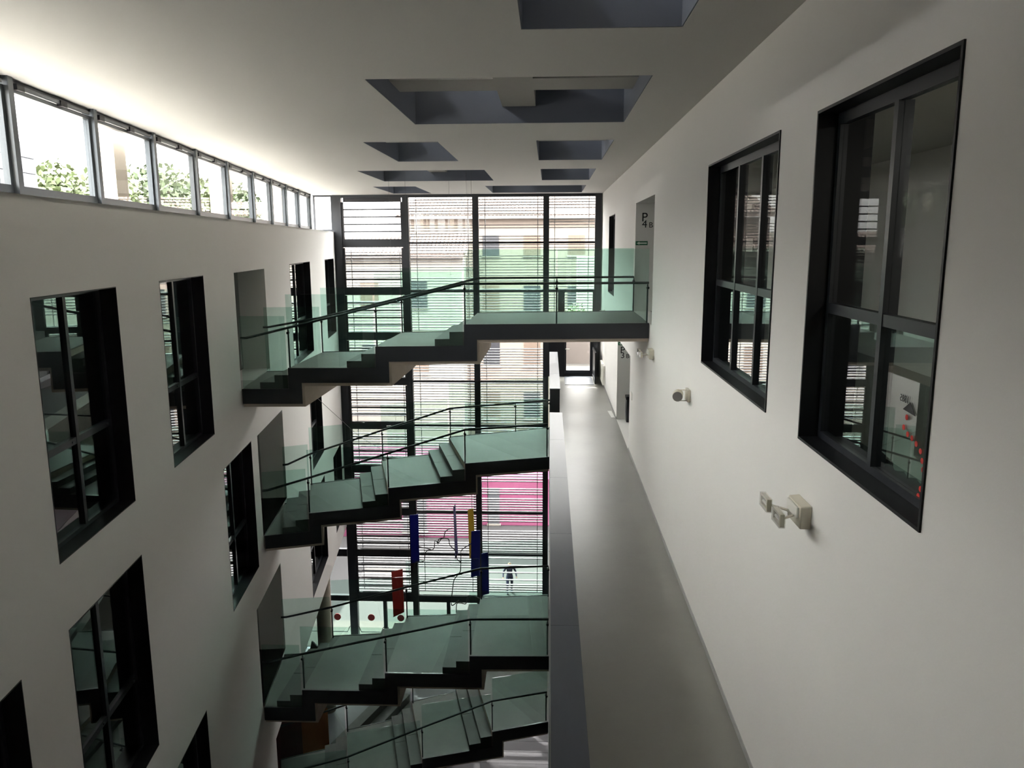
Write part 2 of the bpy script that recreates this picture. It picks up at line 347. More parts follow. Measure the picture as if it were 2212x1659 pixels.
# ------------------------------------------------------------------ right wall
RW = [(4.18, 6.31, .03, 2.585), (7.29, 10.45, .03, 2.585), (24.9, 27.2, -.03, 2.52)]
RD = [(15.65, 19.0, 0., 2.54), (19.5, 23.13, -3.6, -1.17)]
o = build('wall_right', panel((YN, YB), (-15.6, CZ), RW+RD, lambda u, v: (XR, u, v), lambda u, v: (XR+TR, u, v)), 'plaster'); tag(o, 'long white plaster wall on the right above the corridor', 'wall', kind='structure')
def right_window(i, h, ncol, label, transom=True):
    y0, y1, z0, z1 = h; e = empty('window_%d' % i, (XR+.15, (y0+y1)/2, z0)); tag(e, label, 'window', kind='structure')
    t = .022; xa, xb = XR-.012, XR+TR+.02
    mb = MB(); mb.box(xa, xb, y0, y0+t, z0, z1).box(xa, xb, y1-t, y1, z0, z1).box(xa, xb, y0+t, y1-t, z0, z0+t).box(xa, xb, y0+t, y1-t, z1-t, z1)
    build('reveal_lining', mb, 'black', e)
    fa, fb, f = XR+.14, XR+.20, .055
    for a, b in ((y0+t, y0+t+f), (y1-t-f, y1-t)): build('frame_stile', MB().box(fa, fb, a, b, z0+t, z1-t), 'frame', e)
    for a, b in ((z0+t, z0+t+f), (z1-t-f-.03, z1-t)): build('frame_rail', MB().box(fa, fb, y0+t+f, y1-t-f, a, b), 'frame', e)
    ww = (y1-y0-2*(t+f))/ncol; zt = 1.10
    cells = [(y0+t+f+k*ww+(.03 if k else 0), y0+t+f+(k+1)*ww-(.03 if k < ncol-1 else 0)) for k in range(ncol)]
    for k in range(1, ncol):
        ym = y0+t+f+k*ww; build('mullion', MB().box(fa-.01, fb+.03, ym-.03, ym+.03, z0+t+f, z1-t-f-.03), 'frame', e)
    for a, b in cells:
        if transom:
            build('transom', MB().box(fa-.005, fb, a, b, zt-.04, zt+.04), 'frame', e)
            rng = ((z0+t+f, zt-.04), (zt+.04, z1-t-f-.03))
        else: rng = ((z0+t+f, z1-t-f-.03),)
        for j, (za, zb) in enumerate(rng): build('pane', MB().box(XR+.165, XR+.171, a, b, za, zb), 'upper' if j else 'inner', e)
    return e
win1 = right_window(41, RW[0], 2, 'largest dark-framed two-by-two window nearest the camera on right wall')
right_window(42, RW[1], 3, 'three-by-two dark-framed window farther along the right wall')
right_window(43, RW[2], 1, 'narrow dark window on right wall behind the top staircase', False)

# hall behind the right wall at the top level and lobby behind the P3 doorway
mb = MB(); mb.box(4.6, 4.8, YN, YB, -15.6, CZ)
o = build('wall_right_rear', mb, 'plaster'); tag(o, 'pale rear wall of the hall behind the right windows', 'wall', kind='structure')
mb = MB(); mb.box(XR+TR, 4.6, YN, YB, -.25, 0)
o = build('floor_hall', mb, 'floor'); tag(o, 'grey floor of the hall behind the right windows', 'floor', kind='structure')
o = build('ceiling_hall', MB().box(XR+TR, 4.6, YN, YB, 2.70, 2.9), 'ceil'); tag(o, 'pale ceiling of the hall behind the right windows', 'ceiling', kind='structure')
mb = MB(); mb.box(XR+TR, 4.6, YN, YN+.2, -15.6, CZ).box(XR+TR, 4.6, YB-.2, YB, -15.6, CZ)
o = build('wall_hall_end', mb, 'plaster'); tag(o, 'plain end walls of the hall behind the right windows', 'wall', kind='structure')
mb = MB(); mb.box(XR+TR, 4.6, 23.4, 23.5, -3.6, -.25).box(XR+TR, 4.6, 18.4, 18.5, -3.6, -.25).box(XR+TR, 4.6, YN, YB, -3.85, -3.6)
o = build('wall_lobby', mb, 'recess'); tag(o, 'grey side walls of the lobby behind the lower right doorway', 'wall', kind='structure')
e = empty('door_4', (4.57, 18.2, 0)); tag(e, 'dark grey door with paper notice seen through the three-by-two window', 'door', kind='structure')
build('door_frame', MB().box(4.55, 4.6, 17.15, 17.3, 0, 2.6).box(4.55, 4.6, 19.06, 19.2, 0, 2.6).box(4.55, 4.6, 17.3, 19.06, 2.46, 2.6), 'white', e)
build('door_leaf', MB().box(4.56, 4.6, 17.3, 19.06, 0, 2.46), 'door', e)
build('paper_notice', MB().box(4.552, 4.56, 17.97, 18.57, 1.41, 1.71), 'paper', e); build('door_closer', MB().box(4.50, 4.56, 18.0, 18.5, 2.36, 2.44), 'white', e)
for y in (.5, 3.0, 22.5, 26.5):  # unseen lamps added to brighten the hall behind the right windows
    e = empty('hall_fill_light', (3.5, y, 2.7)); tag(e, 'flush fill light added out of view in hall behind right windows, %s' % {.5: 'nearest the camera', 3.0: 'second from the camera', 22.5: 'third from the camera', 26.5: 'farthest'}[y], 'light', 'added hall fill lights')
    build('fill_housing', MB().box(3.2, 3.8, y-.3, y+.3, 2.66, 2.7), 'white', e); build('fill_diffuser', MB().box(3.23, 3.77, y-.27, y+.27, 2.65, 2.66), 'fill_lampw', e)

# ------------------------------------------------------------------ floors, corridors, parapets, near end
o = build('floor_corridor', MB().box(.03, XR, YN, YB, -3.95, -3.6), 'floor'); tag(o, 'polished grey cement corridor floor running to the far glass door', 'floor', kind='structure')
for n, z in ((2, -7.2), (1, -10.8)):
    o = build('floor_corridor', MB().box(.03, XR, YN, YB, z-.35, z), 'floor'); tag(o, 'grey corridor slab at the right end of the %s staircase' % ('third' if n == 2 else 'lowest'), 'floor', kind='structure')
def parapet(segs, z, which):
    for i, (ya, yb) in enumerate(segs):
        e = empty('parapet', (.18, (ya+yb)/2, z)); tag(e, ['dark-clad corridor parapet with slate coping, %s' % which[i]][0], 'parapet', kind='structure')
        build('parapet_wall', MB().box(.045, .32, ya+.005, yb-.005, z, z+1.12), 'fascia', e)
        n = max(1, round((yb-ya)/2.9)); L = (yb-ya)/n
        for k in range(n): build('coping', MB().box(.03, .34, ya+k*L+.003, ya+(k+1)*L-.003, z+1.12, z+1.14), 'coping', e)
parapet([(YN, 18.75), (21.95, 29.7)], -3.6, ['long near run below the camera', 'short far run beyond the second staircase'])
parapet([(YN, 15.55), (18.75, 29.7)], -7.2, ['near run before the third staircase', 'far run beyond the third staircase'])
parapet([(YN, 18.7), (21.9, 29.7)], -10.8, ['near run before the lowest staircase', 'far run beyond the lowest staircase'])
# recess skirting and corridor-edge skirting
o = build('baseboard_right', MB().box(XR-.012, XR, YN, 19.5, -3.6, -3.53).box(XR-.012, XR, 23.13, 29.6, -3.6, -3.53), 'recess'); tag(o, 'thin grey skirting along the foot of the right wall', 'skirting', kind='structure')
o = build('floor_landing', MB().box(KL+.42, 2.04, YN, 1.3, -.3, 0), 'floor'); tag(o, 'grey top landing slab under the camera', 'floor', kind='structure')
o = build('wall_near', MB().box(-6, 4.8, YN-.2, YN, -15.6, CZ+.3), 'plaster'); tag(o, 'white end wall behind the camera', 'wall', kind='structure')
o = build('floor', MB().box(-16, 4.6, YN, YB+.1, -15.9, -15.6), 'tile'); tag(o, 'pale grey ground floor at the bottom of the atrium', 'floor', kind='structure')
tx = []
# ground floor tiles near the visible patch
tl = MB().box(0, .585, 0, .585, 0, .008)
t0 = None
for i in range(7):
    for j in range(7):
        loc = Vector((-3.4+i*.6+.3, 22.4+j*.6+.3, -15.596))
        if t0 is None: t0 = build('floor_tile', tl, 'tile', o); t0.location = loc
        else: link_copy(t0, loc, o)

# ------------------------------------------------------------------ facade glazing at the far end
MX = [(-8.43, -8.10), (-5.70, -5.46), (-2.97, -2.735), (-.225, 0.), (1.77, 2.01)]
TZ = [3.40, 1.665, -.20, -2.0, -3.83, -5.66, -7.5, -9.34, -11.18, -13.10]
fac = empty('window_50', (-3.2, YB, -15.6)); tag(fac, 'full-height dark-framed glass facade closing the far end', 'window', kind='structure')
for i, (a, b) in enumerate(MX):
    build('mullion', MB().box(a, b, YB-.14, YB+.1, -15.6 if i < 4 else -3.6, CZ), 'frame', fac)
build('mullion', MB().box(XR-.04, XR, YB-.1, YB+.1, -3.6, CZ), 'recess', fac)
build('head_beam', MB().box(-8.10, 1.77, YB-.12, YB+.1, 3.40, CZ), 'frame', fac)
for bi in range(4):
    x0, x1 = MX[bi][1], MX[bi+1][0]
    for k in range(1, len(TZ)):
        if bi == 3 and TZ[k] < -1.5: break
        hz = (.16 if bi == 0 else .04)
        z = TZ[k]
        build('transom', MB().box(x0, x1, YB-.08, YB+.06, z-hz, z+hz), 'frame', fac)
        zt = TZ[k-1]-(.16 if bi == 0 and k > 1 else .04 if k > 1 else 0)
        build('pane', MB().box(x0, x1, YB+.02, YB+.028, z+hz, zt), 'pane', fac)
build('transom', MB().box(MX[0][1], MX[3][0], YB-.09, YB+.07, -13.34, -13.14), 'frame', fac)
# ground floor door row, reaching on under the left wall
GX = [(-13.4, -13.1), (-11.9, -11.75), (-10.75, -10.42), (-9.72, -9.57), (-8.46, -8.10), (-7.0, -6.85), (-5.70, -5.46), (-4.28, -4.13), (-2.97, -2.735), (-1.6, -1.45), (-.225, 0)]
for i, (a, b) in enumerate(GX):
    if (a, b) not in MX and abs(a+8.46) > .01 : build('mullion', MB().box(a, b, YB-.08, YB+.06, -15.6, -13.34), 'frame', fac)
build('transom', MB().box(-13.4, -8.46, YB-.09, YB+.07, -13.34, -13.1), 'frame', fac)
for k in (-11.18,): build('transom', MB().box(-13.4, -8.46, YB-.08, YB+.06, k-.16, k+.16), 'frame', fac)
for i in range(len(GX)-1):
    a, b = GX[i][1], GX[i+1][0]
    p = build('pane', MB().box(a, b, YB, YB+.008, -15.52, -13.34), 'pane', fac)
    if a < -3.2:
        cx = (a+b)/2; q = MB(); q.tube([(cx, YB-.012, -14.13), (cx, YB-.002, -14.13)], .15, 28); build('round_decal', q, 'dotred', p)
        q = MB(); zb = -14.75
        q.tube([(a+.02, YB-.02, zb+.22), (a+.02, YB-.06, zb+.22), (a+.12, YB-.1, zb), (b-.12, YB-.1, zb), (b-.02, YB-.06, zb+.22), (b-.02, YB-.02, zb+.22)], .018, 6); build('push_bar', q, 'frame', p)
for a, b in ((-13.1, -10.75), (-10.42, -8.46)): build('pane', MB().box(a, b, YB, YB+.008, -13.1, LBOT), 'pane', fac)

# louver blades outside each bay
def louvers(bi, zlo, zhi, label, seed, x0=None, x1=None):
    x0 = MX[bi][1]-.08 if x0 is None else x0; x1 = MX[bi+1][0]+.08 if x1 is None else x1
    e = empty('louver_screen', ((x0+x1)/2, YB+.36, zlo)); tag(e, label, 'louver screen', 'louver screens of the far facade')
    rnd = random.Random(seed); z = zhi; proto = None; xm = (x0+x1)/2; gap = 0
    while z > zlo:
        z -= .109
        if gap > 0: gap -= 1; continue
        if rnd.random() < .06: gap = rnd.choice((0, 1, 1, 2)); continue
        if bi == 2 and -12.7 < z < -11.2 and int(-z/.109) % 3: continue      # opened blades
        if proto is None:
            proto = build('louver_blade', MB().box(x0, x1, YB+.31, YB+.40, z, z+.030), 'slat', e); zz = z; base = proto.location.copy()
        else: link_copy(proto, base+Vector((0, 0, z-zz)), e)
    for xx in (x0+.3, x1-.3):
        build('louver_bracket', MB().box(xx-.012, xx+.012, YB+.34, YB+.38, zlo, zhi), 'slat', e)
    return e
louvers(1, -13.0, 3.42, 'pale horizontal louver blades outside the second facade bay from the left', 3)
louvers(2, -13.0, 3.42, 'pale horizontal louver blades outside the third facade bay from the left', 5)
louvers(3, -1.6, 3.42, 'pale horizontal louver blades outside the right facade bay above the exit door', 9)
e = louvers(0, -13.0, 1.4, 'pale louver blades behind the dark slats of left facade bay', 13)
# dark slatted windows of the left bay
e = empty('slatted_window', (-6.9, YB-.02, -13)); tag(e, 'dark slatted louver window filling the left facade bay', 'louver window')
proto = None
for k in range(1, len(TZ)):
    top = 3.24 if k == 1 else TZ[k-1]-.18; bot = TZ[k]+.16
    if k == 1: build('top_rail', MB().box(-8.02, -5.75, YB-.07, YB+.01, 3.24, 3.40), 'dslat', e)
    for xx in (-8.10, -5.78): build('side_stile', MB().box(xx, xx+.08, YB-.07, YB+.01, bot, top), 'dslat', e)
    n = max(2, round((top-bot)/.293))
    for j in range(1, n):
        z = bot+(top-bot)*j/n
        if proto is None: proto = build('dark_slat', MB().box(-8.02, -5.78, YB-.08, YB-.0, z-.025, z+.025), 'dslat', e); b0 = proto.location.copy(); z0_ = z
        else: link_copy(proto, b0+Vector((0, 0, z-z0_)), e)

# far corridor exit door
e = empty('door_5', (1.1, YB, -3.6)); tag(e, 'glass exit door in black frame at end of the corridor', 'door', kind='structure')
build('door_frame', MB().box(.0, .52, YB-.1, YB+.06, -3.6, -2.05).box(.36, .62, YB-.12, YB+.06, -3.6, -.2).box(1.72, 2.01, YB-.12, YB+.06, -3.6, -.2).box(.62, 1.72, YB-.1, YB+.06, -3.6, -3.5).box(.62, 1.72, YB-.1, YB+.06, -1.5, -1.36), 'black', e)
lf = build('door_leaf', MB().box(.62, .70, YB-.06, YB, -3.5, -1.5).box(1.64, 1.72, YB-.06, YB, -3.5, -1.5).box(.70, 1.64, YB-.06, YB, -3.5, -3.36).box(.70, 1.64, YB-.06, YB, -1.6, -1.5), 'frame', e)
build('pane', MB().box(.70, 1.64, YB-.03, YB-.022, -3.36, -1.6), 'pane', lf)
q = MB(); q.tube([(.67, YB-.06, -2.5), (.67, YB-.13, -2.5), (.83, YB-.13, -2.5)], .014, 6); build('handle', q, 'white', lf)
build('pane', MB().box(.62, 1.72, YB-.03, YB-.022, -1.36, -.24), 'pane', e); build('pane', MB().box(.0, .36, YB-.03, YB-.022, -2.05, -.24), 'pane', e)
o = build('doormat', MB().box(.62, 1.70, 28.9, 30.75, -3.598, -3.585), 'coping'); tag(o, 'dark slate-blue entrance mat before the far exit door', 'mat')
e = empty('open_door_leaf', (1.78, 30.2, -3.6)); tag(e, 'dark open door leaf standing against the right wall by the exit', 'door')
build('leaf_frame', MB().box(1.73, 1.78, 29.0, 30.7, -3.58, -3.45).box(1.73, 1.78, 29.0, 30.7, -2.5, -2.4).box(1.73, 1.78, 29.0, 29.12, -3.45, -2.5).box(1.73, 1.78, 30.58, 30.7, -3.45, -2.5), 'black', e)
build('leaf_panel', MB().box(1.745, 1.765, 29.12, 30.58, -3.45, -2.5), 'frame', e)
e = empty('radiator', (1.97, 28.6, -3.5)); tag(e, 'white ribbed wall radiator near the far exit door', 'radiator')
build('panel', MB().box(2.0, 2.035, 28.0, 29.6, -3.45, -2.75), 'white', e)
for k in range(8): build('fin', MB().box(1.955, 2.0, 28.04+k*.195, 28.19+k*.195, -3.45, -2.75), 'white', e)

# ------------------------------------------------------------------ staircases
RISE = .435
def stair(name, label, z0, front, back, midf, midb):
    """front/back: right end, three nosings, left end (plan points); walks right to left going down"""
    F = [Vector((*p, 0)) for p in front]; B = [Vector((*p, 0)) for p in back]
    uf = (F[-1]-F[0]).normalized(); ub = (B[-1]-B[0]).normalized()
    zs = [z0-RISE*i for i in range(4)]
    nf = Vector((-uf.y, uf.x, 0)); nf = nf if nf.y < 0 else -nf    # outward (towards camera)
    nb = Vector((-ub.y, ub.x, 0)); nb = nb if nb.y > 0 else -nb
    e = empty(name, ((F[0]+B[0])/2)+Vector((0, 0, z0))); tag(e, label, 'staircase')
    def outline(Q, u, off, ztop, drop, lap):
        pts = []
        for i in range(4):
            pts.append(Q[i]+off+Vector((0, 0, zs[i]+ztop))); pts.append(Q[i+1]+off+Vector((0, 0, zs[i]+ztop)))
        pts.append(Q[4]+off+Vector((0, 0, zs[3]-drop)))
        for i in (3, 2, 1):
            pts.append(Q[i]-u*lap+off+Vector((0, 0, zs[i]-drop))); pts.append(Q[i]-u*lap+off+Vector((0, 0, zs[i-1]-drop)))
        pts.append(Q[0]+off+Vector((0, 0, zs[0]-drop)))
        return pts
    for Q, u, n in ((F, uf, nf), (B, ub, nb)):
        build('fascia', MB().loops(outline(Q, u, n*0, .012, .30, .26), outline(Q, u, n*-.03, .012, .30, .26)), 'fascia', e)
    build('concrete_body', MB().loops(outline(F, uf, nf*-.05, -.025, .37, .31), outline(B, ub, nb*-.05, -.025, .37, .31)), 'concrete', e)
    for i in range(4):
        a, b, c, d = F[i]-nf*.03, F[i+1]-nf*.03, B[i+1]-nb*.03, B[i]-nb*.03
        v = Vector((0, 0, zs[i])); lo = Vector((0, 0, zs[i]-.024))
        build('landing_deck', MB().hexa([a+lo, b+lo, c+lo, d+lo, a+v, b+v, c+v, d+v]), 'deck', e)
        if i:
            for k in range(2):      # two step blocks in front of the riser, each of two slabs
                for h0, h1 in ((0, .5), (.5, 1)):
                    q = []
                    for z in (zs[i], zs[i]+RISE*(2-k)/3):
                        A0, A1 = F[i]-nf*.06+uf*(.30*k), F[i]-nf*.06+uf*(.30*(k+1)); B0, B1 = B[i]-nb*.06+ub*(.30*k), B[i]-nb*.06+ub*(.30*(k+1))
                        g0, g1 = h0+(.002 if h0 else 0), h1-(.002 if h1 < 1 else 0)
                        q += [A0.lerp(B0, g0)+Vector((0, 0, z)), A1.lerp(B1, g0)+Vector((0, 0, z)), A1.lerp(B1, g1)+Vector((0, 0, z)), A0.lerp(B0, g1)+Vector((0, 0, z))]
                    build('step', MB().hexa(q), 'step', e)
    for side, (Q, u, n, mids) in enumerate(((F, uf, nf, midf), (B, ub, nb, midb))):
        # glass sheets
        for i in range(4):
            cuts = [Q[i]+u*(.02 if i or True else 0), Q[i+1]-u*.01]
            if i == 0 and mids: cuts = [cuts[0]]+[Q[0].lerp(Q[1], m) for m in mids]+[cuts[1]]
            for a, b in zip(cuts[:-1], cuts[1:]):
                a2, b2 = a+u*.006, b-u*.006; o1, o2 = n*-.042, n*-.030
                z1, z2 = Vector((0, 0, zs[i]-.0+.014)), Vector((0, 0, zs[i]+1.5))
                build('glass_sheet', MB().hexa([a2+o1+z1, b2+o1+z1, b2+o2+z1, a2+o2+z1, a2+o1+z2, b2+o1+z2, b2+o2+z2, a2+o2+z2]), 'green_glass', e)
        # posts and handrail on the walking side of the glass
        ins = n*-.10
        tops = []
        plist = [(Q[0]+u*.03, zs[0])]+[(Q[0].lerp(Q[1], m), zs[0]) for m in mids]+[(Q[i]-u*.02, zs[i-1]) for i in (1, 2, 3)]
        for p, zb in plist:
            b0 = p+ins+Vector((0, 0, zb)); t0 = b0+Vector((0, 0, .82)); tops.append(t0)
            post = build('post', MB().tube([b0, b0+Vector((0, 0, .78))], .016, 8), 'steel', e)
            build('bracket', MB().tube([b0+Vector((0, 0, .72))-n*.02, b0+Vector((0, 0, .72))+n*.055], .028, 8), 'black', post)
            build('rail_saddle', MB().tube([b0+Vector((0, 0, .77)), t0], .011, 6), 'steel', post)
        endp = Q[4]+ins+Vector((0, 0, zs[3]+1.05)); tops.append(endp-u*.12+Vector((0, 0, .0)))
        tops.append(endp-u*.0)
        if side == 0: tops[0] = tops[0]-u*.02
        build('handrail', MB().tube(tops, .026, 10), 'steel', e, smooth=True)
    return e
def wall_hit(p, q, off=.0):   # where line p->q meets the left wall plane
    d = (q[0]-p[0], q[1]-p[1]); t = (KL+off-(p[0]+.138*p[1]))/(d[0]+.138*d[1]); return (p[0]+d[0]*t, p[1]+d[1]*t)
f1 = [(XR-.01, 15.95), (-1.71, 15.66), (-3.5, 15.52), (-5.3, 15.47)]; b1 = [(XR-.01, 19.0), (-1.69, 18.53), (-3.47, 18.25), (-5.3, 17.95)]
f1.append(wall_hit(f1[-2], f1[-1], .03)); b1.append(wall_hit(b1[-2], b1[-1], .03))
stair('staircase', 'uppermost glass-sided staircase crossing from right wall to left doorway', 0., f1, b1, [.5], [.5])
f2 = [(.03, 18.75), (-1.995, 18.09), (-3.75, 17.47), (-5.48, 16.88)]; b2 = [(.03, 21.95), (-2.73, 20.74), (-4.44, 19.95), (-6.13, 19.13)]
f2.append(wall_hit(f2[-2], f2[-1], .03)); b2.append(wall_hit(b2[-2], b2[-1], .03))
stair('staircase', 'second glass-sided staircase from the top, set diagonally from the corridor', -3.6, f2, b2, [], [.36])
f3 = [(.03, 15.63), (-1.69, 15.57), (-3.55, 15.55), (-5.4, 15.53)]; b3 = [(.03, 18.68), (-1.7, 18.46), (-3.56, 18.25), (-5.39, 17.98)]
f3.append(wall_hit(f3[-2], f3[-1], .03)); b3.append(wall_hit(b3[-2], b3[-1], .03))
stair('staircase', 'third glass-sided staircase from the top, above the lowest one', -7.2, f3, b3, [], [])
f4 = [(.03, 18.70), (-1.41, 18.22), (-3.15, 17.67), (-4.9, 17.07)]; b4 = [(.03, 21.9), (-2.14, 21.0), (-3.87, 20.2), (-5.58, 19.45)]
f4.append((-6.45, 16.62)); b4.append((-7.2, 18.72))
stair('staircase', 'lowest glass-sided staircase at the bottom edge of the picture', -10.8, f4, b4, [], [])

# ------------------------------------------------------------------ lettering
def text_mesh(txt, size, xf, m, parent=None, name='lettering', extrude=.002):
    cu = bpy.data.curves.new(name, 'FONT'); cu.body = txt; cu.size = size; cu.extrude = extrude
    t = bpy.data.objects.new('tmp_text', cu); COL.objects.link(t)
    bpy.context.view_layer.update()
    me = bpy.data.meshes.new_from_object(t.evaluated_get(bpy.context.evaluated_depsgraph_get()))
    bpy.data.objects.remove(t); bpy.data.curves.remove(cu)
    me.transform(xf); me.materials.clear(); me.materials.append(M[m])
    c = sum((v.co for v in me.vertices), Vector())/len(me.vertices); me.transform(Matrix.Translation(-c))
    o = bpy.data.objects.new(name, me); COL.objects.link(o); o.location = c
    if parent: o.parent = parent; o.matrix_parent_inverse = world_of(parent).inverted()
    return o
RX = Matrix.Rotation(math.pi/2, 4, 'X')
def at_face(x, y, z): return Matrix.Translation((x, y, z)) @ RX
def level_sign(num, x, y, z, label):
    e = empty('level_lettering', (x, y, z-.3)); tag(e, label, 'lettering')
    text_mesh('P', .29, at_face(x-.01, y, z-.20), 'letter', e, 'letter'); text_mesh(num, .25, at_face(x+.005, y, z-.345), 'letter', e, 'digit'); text_mesh('B', .18, at_face(x+.165, y, z-.345), 'letter', e, 'letter')
o = build('trim_60', MB().box(XR+TR, XR+TR+.35, 19.0, 19.12, 0, 2.54), 'plaster'); tag(o, 'white jamb wall carrying the P 4B lettering', 'jamb', kind='structure')
o = build('trim_61', MB().box(XR+TR, XR+TR+.35, 23.13, 23.25, -3.6, -1.17), 'plaster'); tag(o, 'white jamb wall carrying the P 3B lettering', 'jamb', kind='structure')
level_sign('4', 2.19, 18.994, 2.32, 'black P 4B lettering on the jamb above the top staircase')
level_sign('3', 2.13, 23.124, -1.40, 'black P 3B lettering on the jamb beside the corridor')
def exit_sign(x0, x1, y, z0, z1, label):
    e = empty('exit_arrow_sign', (x0, y, z0)); tag(e, label, 'sign')
    build('plate', MB().box(x0, x1, y-.008, y, z0, z1), 'green', e)
    h = (z0+z1)/2; d = z1-z0; yy = y-.011
    mb = MB(); P_ = [(x0+.02, h), (x0+.09, h+.36*d), (x0+.09, h+.16*d), (x1-.02, h+.16*d), (x1-.02, h-.16*d), (x0+.09, h-.16*d), (x0+.09, h-.36*d)]
    mb.loops([(a, yy, b) for a, b in P_], [(a, y-.008, b) for a, b in P_]); build('arrow', mb, 'signwhite', e)
exit_sign(2.055, 2.34, 18.996, 1.565, 1.66, 'green left-pointing arrow sign below the P 4B lettering')
exit_sign(2.055, 2.34, 23.126, -1.36, -1.27, 'green arrow sign above the P 3B lettering')
# route decal on the nearest right window, facing the room
dec = empty('route_decal', (XR+.16, 4.7, .1)); tag(dec, 'mirrored 1585 decal with grey triangle and red dots on nearest right window', 'decal')
XD = XR+.159
mx_ = Matrix(((0, 0, 1, XD), (-0, 0, 0, 0), (0, 1, 0, .628), (0, 0, 0, 1)))
mx_ = Matrix(((0, 0, -1, XD), (1, 0, 0, 4.80), (0, 1, 0, .625), (0, 0, 0, 1)))
text_mesh('1585', .062, mx_, 'decal', dec, 'number', .0008)
mb = MB(); T3 = [(4.87, .58), (4.78, .64), (4.70, .57)]; mb.loops([(XD-.001, a, b) for a, b in T3], [(XD+.001, a, b) for a, b in T3]); build('triangle', mb, 'decal', dec)
for a, b in ((4.81, .54), (4.84, .47), (4.78, .44), (4.72, .43), (4.66, .41), (4.60, .38), (4.57, .33), (4.55, .28), (4.56, .16), (4.58, .11)):
    build('dot', MB().tube([(XD-.001, a, b), (XD+.001, a, b)], .018, 16), 'decalred', dec)

# ------------------------------------------------------------------ fixtures on the right wall
def spot(y, z, label):
    e = empty('spotlight', (XR, y, z)); tag(e, label, 'spotlight')
    build('wall_plate', MB().box(XR-.045, XR, y-.11, y+.11, z-.09, z+.09), 'ivory', e, bevel=.008)
    q = MB(); c0 = Vector((XR-.17, y-.06, z)); q.tube([c0+Vector((-.02, -.07, 0)), c0+Vector((.02, .13, 0))], .075, 24); h = build('lamp_head', q, 'ivory', e, bevel=.006)
    build('lens', MB().tube([c0+Vector((-.022, -.078, 0)), c0+Vector((-.02, -.07, 0))], .07, 24), 'grey', h)
    for s_ in (-1, 1): build('arm', MB().tube([(XR-.045, y-.03, z+.08*s_), (XR-.17, y-.03, z+.08*s_)], .007, 6), 'ivory', e)
spot(11.27, -.57, 'round ivory spotlight below the three-by-two window'); spot(28.6, -.86, 'tiny distant spotlight on right wall beyond the top staircase')
def emergency(y, z, label):
    e = empty('emergency_light', (XR, y, z)); tag(e, label, 'emergency light')
    build('body', MB().hexa([(XR-.09, y-.16, z-.10), (XR, y-.16, z-.10), (XR, y+.16, z-.10), (XR-.09, y+.16, z-.10), (XR-.09, y-.16, z+.08), (XR, y-.16, z+.09), (XR, y+.16, z+.09), (XR-.09, y+.16, z+.08)]), 'ivory', e, bevel=.012)
    build('cover', MB().box(XR-.11, XR-.09, y-.13, y+.13, z-.02, z+.07), 'white', e, bevel=.006)
    for dy in (-.27, .09):
        ca, cb = y+dy+.02, y+dy+.22; x0, x1 = XR-.27, XR-.235
        h = build('lamp_frame', MB().box(x0, x1, ca, ca+.02, z-.05, z+.05).box(x0, x1, cb-.02, cb, z-.05, z+.05).box(x0, x1, ca+.02, cb-.02, z-.05, z-.032).box(x0, x1, ca+.02, cb-.02, z+.032, z+.05), 'ivory', e)
        build('clear_lens', MB().box(x0-.006, x1+.006, ca-.006, cb+.006, z-.056, z+.056), 'clear', h)
        build('tube', MB().tube([((x0+x1)/2, ca+.03, z-.01), ((x0+x1)/2, cb-.03, z-.01)], .012, 8), 'white', h)
        build('arm', MB().tube([(XR-.09, y+dy*.2+.02, z-.02), ((x0+x1)/2+.02, (ca+cb)/2, z-.02)], .010, 6), 'ivory', e)
emergency(6.05, -.50, 'twin-head emergency light below the largest right window')
emergency(15.3, -.52, 'twin-head emergency light under right end of the top staircase')
o = build('light_switch', MB().box(XR-.012, XR, 18.9, 19.15, -2.18, -2.0), 'white', bevel=.004); tag(o, 'small white switch plate beside the P3 doorway', 'switch')
e = empty('waste_bin', (2.36, 22.8, -3.6)); tag(e, 'dark slim waste bin inside the P3 doorway recess', 'bin')
build('bin_body', MB().box(2.30, 2.60, 22.65, 22.98, -3.598, -2.92), 'frame', e, bevel=.015); build('lid', MB().box(2.28, 2.62, 22.63, 23.0, -2.92, -2.82), 'black', e, bevel=.015)
o = build('sun_patch_sheet', MB().hexa([(1.91, 23.27, -3.598), (2.02, 23.27, -3.598), (1.99, 24.24, -3.598), (1.86, 24.24, -3.598), (1.91, 23.27, -3.590), (2.02, 23.27, -3.590), (1.99, 24.24, -3.590), (1.86, 24.24, -3.590)]), 'paper'); tag(o, 'narrow white sheet standing in for a sun patch on corridor floor by the P3 doorway', 'sheet')  # painted sun patch: white sheet laid where sunlight falls on the floor

# ------------------------------------------------------------------ hanging mobile
mob = empty('hanging_mobile', (-3.4, 23.5, -7)); tag(mob, 'hanging mobile of blue, violet, yellow and red panels joined by bent wire', 'mobile')
def slab(name, pts, y0, dy, m):     # pts: (x,z) outline; slanted in plan by dy across its width
    xs = [p[0] for p in pts]; xa, xb = min(xs), max(xs)
    A = [Vector((x, y0+dy*(x-xa)/(xb-xa), z)) for x, z in pts]
    return build(name, MB().loops(A, [p+Vector((0, .02, 0)) for p in A]), m, mob)
slab('blue_panel', [(-4.38, -6.86), (-4.13, -6.86), (-4.13, -8.48), (-4.38, -8.47)], 23.5, .1, 'blue')
slab('violet_panel', [(-3.12, -6.93), (-3.07, -6.87), (-3.03, -8.66), (-3.10, -8.79)], 24.5, .35, 'violet')
slab('yellow_panel', [(-2.59, -6.84), (-2.38, -6.71), (-2.34, -8.24), (-2.55, -8.49)], 24., -.25, 'yellow')
slab('blue_panel', [(-2.38, -7.18), (-2.11, -7.18), (-2.13, -8.68), (-2.41, -8.69)], 23., .1, 'blue')
